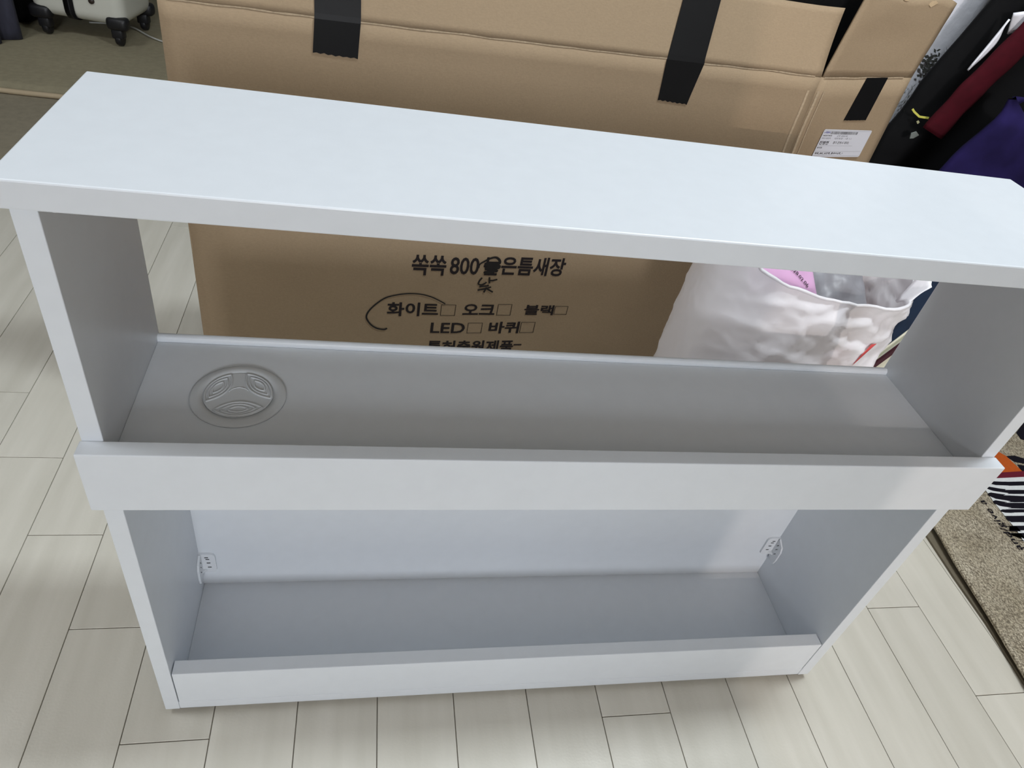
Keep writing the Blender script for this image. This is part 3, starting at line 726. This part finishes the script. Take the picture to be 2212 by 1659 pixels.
# ------------------------------------------------------------------ rug and mat on the right
M_mat = mat('olive_grey_mat', (104, 96, 80), 0.85, var=0.06, vscale=(120, 120, 120))
um = MB().prism([(1.1436, 0.2309, FZ + .0002), (1.1400, 0.1485, FZ + .0002), (1.1397, 0.0662, FZ + .0002), (1.1332, -0.0272, FZ + .0002), (1.120, -0.35, FZ + .0002), (2.2, -0.35, FZ + .0002), (2.2, 0.72, FZ + .0002), (1.19, 0.72, FZ + .0002)], (0, 0, 0.004))
tag(um.build('floor_mat', M_mat), 'thin olive grey floor mat under the brown knitted rug', 'mat')
def knit(name, c0, c1, c2):
    m = bpy.data.materials.new(name); m.use_nodes = True; nt = m.node_tree; b = nt.nodes['Principled BSDF']; b.inputs['Roughness'].default_value = 0.95; b.inputs['Specular IOR Level'].default_value = 0.1
    tc = nt.nodes.new('ShaderNodeTexCoord')
    mp = nt.nodes.new('ShaderNodeMapping'); mp.inputs['Scale'].default_value = (400, 260, 260); mp.inputs['Rotation'].default_value = (0, 0, 0.35); nt.links.new(tc.outputs['Object'], mp.inputs[0])
    vo = nt.nodes.new('ShaderNodeTexVoronoi'); vo.inputs['Scale'].default_value = 1.0; vo.inputs['Randomness'].default_value = 0.45; nt.links.new(mp.outputs[0], vo.inputs['Vector'])
    n = nt.nodes.new('ShaderNodeTexNoise'); n.inputs['Scale'].default_value = 14; n.inputs['Detail'].default_value = 5; nt.links.new(tc.outputs['Object'], n.inputs['Vector'])
    n3 = nt.nodes.new('ShaderNodeTexNoise'); n3.inputs['Scale'].default_value = 230; n3.inputs['Detail'].default_value = 2; nt.links.new(tc.outputs['Object'], n3.inputs['Vector'])
    r1 = nt.nodes.new('ShaderNodeValToRGB'); r1.color_ramp.elements[0].color = lin(c1); r1.color_ramp.elements[1].color = lin(c2); r1.color_ramp.elements[0].position = .35; r1.color_ramp.elements[1].position = .65; nt.links.new(n.outputs['Fac'], r1.inputs[0])
    mx = nt.nodes.new('ShaderNodeMix'); mx.data_type = 'RGBA'; mx.inputs['B'].default_value = lin(c0)
    r2 = nt.nodes.new('ShaderNodeValToRGB'); r2.color_ramp.elements[0].position = .35; r2.color_ramp.elements[1].position = .75; nt.links.new(vo.outputs['Distance'], r2.inputs[0]); nt.links.new(r2.outputs[0], mx.inputs['Factor'])
    nt.links.new(r1.outputs[0], mx.inputs['A'])
    m2 = nt.nodes.new('ShaderNodeMix'); m2.data_type = 'RGBA'; m2.blend_type = 'OVERLAY'; m2.inputs['Factor'].default_value = .55; nt.links.new(mx.outputs['Result'], m2.inputs['A']); nt.links.new(n3.outputs['Fac'], m2.inputs['B'])
    nt.links.new(m2.outputs['Result'], b.inputs['Base Color'])
    bp = nt.nodes.new('ShaderNodeBump'); bp.inputs['Strength'].default_value = .8; bp.inputs['Distance'].default_value = .0015; bp.invert = True; nt.links.new(vo.outputs['Distance'], bp.inputs['Height']); nt.links.new(bp.outputs[0], b.inputs['Normal'])
    return m
M_knit = knit('brown_knit', (104, 94, 80), (176, 165, 143), (200, 190, 170))
rug = thing('knitted_rug', 'brown knitted rug with white and black stripes at the right edge', 'rug', (1.6, 0.2, FZ))
edge = [(1.172, 0.42), (1.1635, 0.30), (1.1591, 0.2391), (1.1538, 0.201), (1.1490, 0.1603), (1.1462, 0.1174), (1.1412, 0.0537), (1.1317, -0.0217), (1.118, -0.12), (1.10, -0.33)]
edge = smooth2(edge, 5)
def rugpt(u, v):
    i = v * (len(edge) - 1); k = int(min(i, len(edge) - 2)); t = i - k
    x0 = edge[k][0] + (edge[k + 1][0] - edge[k][0]) * t; y0 = edge[k][1] + (edge[k + 1][1] - edge[k][1]) * t
    ytop = y0 + (0.14 * u * (1 - v) if v < 1 else 0)
    lift = 0.004 * math.exp(-u * 30) * (0.6 + 0.4 * math.sin(v * 5))
    return Vector((x0 + (2.1 - x0) * u ** 1.5, ytop, 0.0030 + lift + 0.0006 * nz(u * 8, v * 8, 1, 1.0)))
m = MB().grid(40, 40, rugpt); m.build('rug_body', M_knit, rug, smooth=True, solid=0.0056)
# stitched hem along the visible edge
m = MB().tube([rugpt(0.004, i / 80) + Vector((0.002, 0, 0.0012)) for i in range(81)], [0.0042 + 0.0006 * (i % 2) for i in range(81)], 8); m.build('stitched_hem', M_knit, rug, smooth=True)
M_rw = mat('white_pile', (222, 224, 224), 0.95, var=0.05, vscale=(300, 300, 300), bump=0.5, bscale=600, spec=0.1)
M_rb = mat('black_pile', (24, 22, 30), 0.95, spec=0.1)
M_ro = mat('orange_pile', (186, 88, 36), 0.95, var=0.06, vscale=(200, 200, 200), spec=0.1)
M_rm = mat('maroon_pile', (104, 34, 48), 0.95, spec=0.1)
RZ = 0.0066
def patch(pts, material, z=RZ, th=0.0007, name='pattern_patch'):
    return MB().prism([(x, y, z) for x, y in pts], (0, 0, th)).build(name, material, rug)
field = [(1.330, 0.345), (1.3248, 0.3233), (1.3212, 0.2941), (1.3197, 0.2533), (1.3205, 0.2325), (1.315, 0.2044), (1.3104, 0.1716), (1.290, 0.08), (1.80, 0.06), (1.80, 0.372), (1.4379, 0.3548), (1.3666, 0.3504)]
patch(field, M_rw, name='white_field')
patch([(1.340, 0.3490), (1.3666, 0.3504), (1.4379, 0.3548), (1.72, 0.372), (1.72, 0.387), (1.4499, 0.3695), (1.3908, 0.365), (1.345, 0.3625)], M_rm, RZ + .0004, name='maroon_band')
patch([(1.350, 0.3630), (1.3908, 0.365), (1.4446, 0.3694), (1.4388, 0.4093), (1.431, 0.4194), (1.405, 0.43), (1.36, 0.40)], M_ro, RZ + .0002, name='orange_patch')
patch([(1.4388, 0.4093), (1.4604, 0.411), (1.477, 0.4037), (1.54, 0.40), (1.60, 0.39), (1.58, 0.378), (1.4833, 0.3855), (1.477, 0.3873), (1.4473, 0.3948)], M_rb, name='black_patch')
patch([(1.4476, 0.3868), (1.4759, 0.383), (1.60, 0.375), (1.60, 0.372), (1.4625, 0.3700), (1.445, 0.3700)], M_rb, name='black_patch')
patch([(1.5148, 0.4586), (1.5187, 0.4779), (1.5652, 0.5105), (1.66, 0.52), (1.66, 0.45), (1.5295, 0.4508)], M_rb, name='black_patch')
for pts, w in (([(1.3468, 0.3384), (1.384, 0.3372), (1.4242, 0.338), (1.79, 0.35)], .0095), ([(1.3292, 0.3263), (1.3675, 0.319), (1.407, 0.317), (1.79, 0.322)], .0092), ([(1.3218, 0.3097), (1.3571, 0.3031), (1.393, 0.2999), (1.79, 0.298)], .0150),
               ([(1.3195, 0.2919), (1.3481, 0.2865), (1.3803, 0.2843), (1.79, 0.283)], .0128), ([(1.3196, 0.2724), (1.3445, 0.2717), (1.3708, 0.2727), (1.79, 0.275)], .0070), ([(1.3185, 0.2543), (1.3346, 0.2543), (1.3556, 0.2542), (1.79, 0.256)], .0136),
               ([(1.3203, 0.234), (1.3291, 0.2325), (1.3395, 0.2345), (1.79, 0.236)], .0098), ([(1.32, 0.2163), (1.3231, 0.2153), (1.3317, 0.2162), (1.79, 0.22)], .0155), ([(1.312, 0.185), (1.34, 0.188), (1.79, 0.19)], .0130)):
    pts = smooth2(pts, 6); n = len(pts); lo_, hi_ = [], []
    for i, p in enumerate(pts):
        k = w / 2 * min(1, 0.35 + i * 0.35) * (1 + 0.15 * nz(p[0] * 40, p[1] * 40, 0, 1.0))
        lo_.append((p[0], p[1] - k)); hi_.append((p[0], p[1] + k))
    patch(lo_ + hi_[::-1], M_rb, RZ + .0005, name='black_stripe')
# lettering along the border: reads away from the viewer
ta, tb = Vector((1.3035, 0.1560)), Vector((1.3068, 0.3190)); td = (tb - ta).normalized(); tn = Vector((-td.y, td.x))
letter("so and/give a b", 0.0, (tb - ta).length, -0.001, 0.0165, lambda s, z: Vector((ta.x + td.x * s + tn.x * z, ta.y + td.y * s + tn.y * z, RZ + .0006)), M_rb, rug, 0.004, name='woven_lettering')

# ------------------------------------------------------------------ back left: mats, suitcase, cloth, cord
M_mat2 = mat('brown_grey_mat', (134, 126, 108), 0.9, var=0.08, vscale=(60, 60, 60), bump=0.3, bscale=160)
M_mat3 = mat('taupe_mat', (146, 138, 114), 0.9, var=0.08, vscale=(60, 60, 60), bump=0.3, bscale=160)
M_pipe = mat('beige_piping', (168, 152, 126), 0.85)
m1_ = MB().box(-2.0, 0.30, 1.27, 3.1, FZ + .0002, FZ + .0060, 0.002); tag(m1_.build('floor_mat', M_mat2), 'brown grey floor mat on the planks in front of the thicker mat', 'mat')
um2 = thing('quilted_mat', 'taupe floor mat with beige piped edge under the white suitcase', 'mat', (-0.8, 2.4, FZ + .006))
def m3(u, v):
    x = -2.0 + 2.2 * u; y = 1.715 - 0.010 * (u - .5) + 0.004 * math.sin(8 * u) + 1.3 * v
    return Vector((x, y, FZ + .0062 + 0.012 * min(1, v * 30) + 0.0012 * nz(x, y, 1, 8)))
MB().grid(60, 60, m3).build('mat_cover', M_mat3, um2, smooth=True)
MB().tube([m3(i / 60, 0.0) + Vector((0, 0, 0.0075)) for i in range(61)], 0.0072, 10).build('piped_edge', M_pipe, um2, smooth=True)
zm = FZ + 0.0197
M_case = mat('white_suitcase_shell', (206, 206, 196), 0.4)
M_bk = mat('black_plastic', (22, 22, 26), 0.45)
case = thing('suitcase', 'white hard suitcase with black strap band and black wheels on the taupe mat', 'suitcase', (-0.66, 2.27, zm))
ca = math.radians(-8); cM = Matrix.Translation((-0.690, 2.285, zm)) @ Matrix.Rotation(ca, 4, 'Z')
def cbox(x0, x1, y0, y1, z0, z1, bev, seg=4):
    m = MB(); m.box(x0, x1, y0, y1, z0, z1, bev, seg); m.v = [cM @ v for v in m.v]; return m
cbox(-0.140, 0.140, -0.115, 0.115, 0.058, 0.55, 0.035, 5).build('shell', M_case, case, smooth=True)
cbox(-0.040, 0.002, -0.1185, 0.1185, 0.0545, 0.5535, 0.036, 5).build('strap_band', M_bk, case, smooth=True)
for sx in (-1, 1):
    for sy in (-1, 1):
        g_ = cbox(min(sx * 0.147, sx * 0.082), max(sx * 0.147, sx * 0.082), min(sy * 0.122, sy * 0.080), max(sy * 0.122, sy * 0.080), 0.048, 0.088, 0.014, 3).build('corner_guard', M_bk, case, smooth=True)
        cbox(sx * 0.110 - 0.018, sx * 0.110 + 0.018, sy * 0.098 - 0.016, sy * 0.098 + 0.016, 0.022, 0.055, 0.006, 2).build('caster_fork', M_bk, g_, smooth=True)
        w_ = MB().lathe([(0.012, -0.010), (0.019, -0.009), (0.0205, -0.004), (0.0205, 0.004), (0.019, 0.009), (0.012, 0.010)], (0, 0, 0), 'X', 20); w_.v = [cM @ (v + Vector((sx * 0.110, sy * 0.098 + 0.004, 0.0205))) for v in w_.v]
        w_.build('wheel', M_bk, g_, smooth=True)
for x in (-0.075, 0.052):
    st = MB().lathe([(0.002, -0.006), (0.008, -0.005), (0.009, 0.0)], (0, 0, 0), 'Y', 16); st.v = [cM @ (v + Vector((x, -0.1150, 0.125))) for v in st.v]
    st.build('stud', mat('dark_brown_stud', (50, 40, 34), 0.4) if x < 0 else bpy.data.materials['dark_brown_stud'], case, smooth=True)
m = MB(); M_den = mat('dark_blue_grey_cloth', (52, 52, 66), 0.9, var=0.25, vscale=(60, 12, 12))
def cl_(u, v):
    w = 2 * math.pi * u
    r = 0.10 + 0.018 * math.sin(w * 5 + 2 * v) + 0.01 * math.sin(w * 9)
    return Vector((-0.980 + r * math.cos(w) * (1.0 - 0.1 * v), 2.10 + r * 0.8 * math.sin(w), zm + 0.0008 + 0.55 * v))
m.grid(60, 20, cl_, closed_u=True); n = len(m.v); m.f.append(tuple(range(n - 60, n))); m.f.append(tuple(range(0, 60))[::-1])
tag(m.build('hanging_cloth', M_den, None, smooth=True), 'dark blue grey folded cloth standing left of the white suitcase', 'cloth')
bb = thing('black_bag', 'black bag standing behind the blue grey cloth left of the suitcase', 'bag', (-0.96, 2.36, zm))
m = MB().box(-1.12, -0.872, 2.26, 2.44, zm + 0.0006, zm + 0.38, 0.03, 4); m.build('bag_body', M_black, bb, smooth=True)
M_cord = mat('white_cable', (190, 190, 184), 0.5)
cp = smooth2([(-0.74, 2.36, zm + .0035), (-0.66, 2.38, zm + .0035), (-0.60, 2.36, zm + .0035), (-0.5259, 2.2837, zm + .0035), (-0.42, 2.22, zm + .0035), (-0.30, 2.20, zm + .0035)], 6)
tag(MB().tube(cp, 0.0028, 8).build('white_cable', M_cord, None, smooth=True), 'thin white cable on the taupe mat beside the suitcase', 'cable')
bpy.context.view_layer.update()
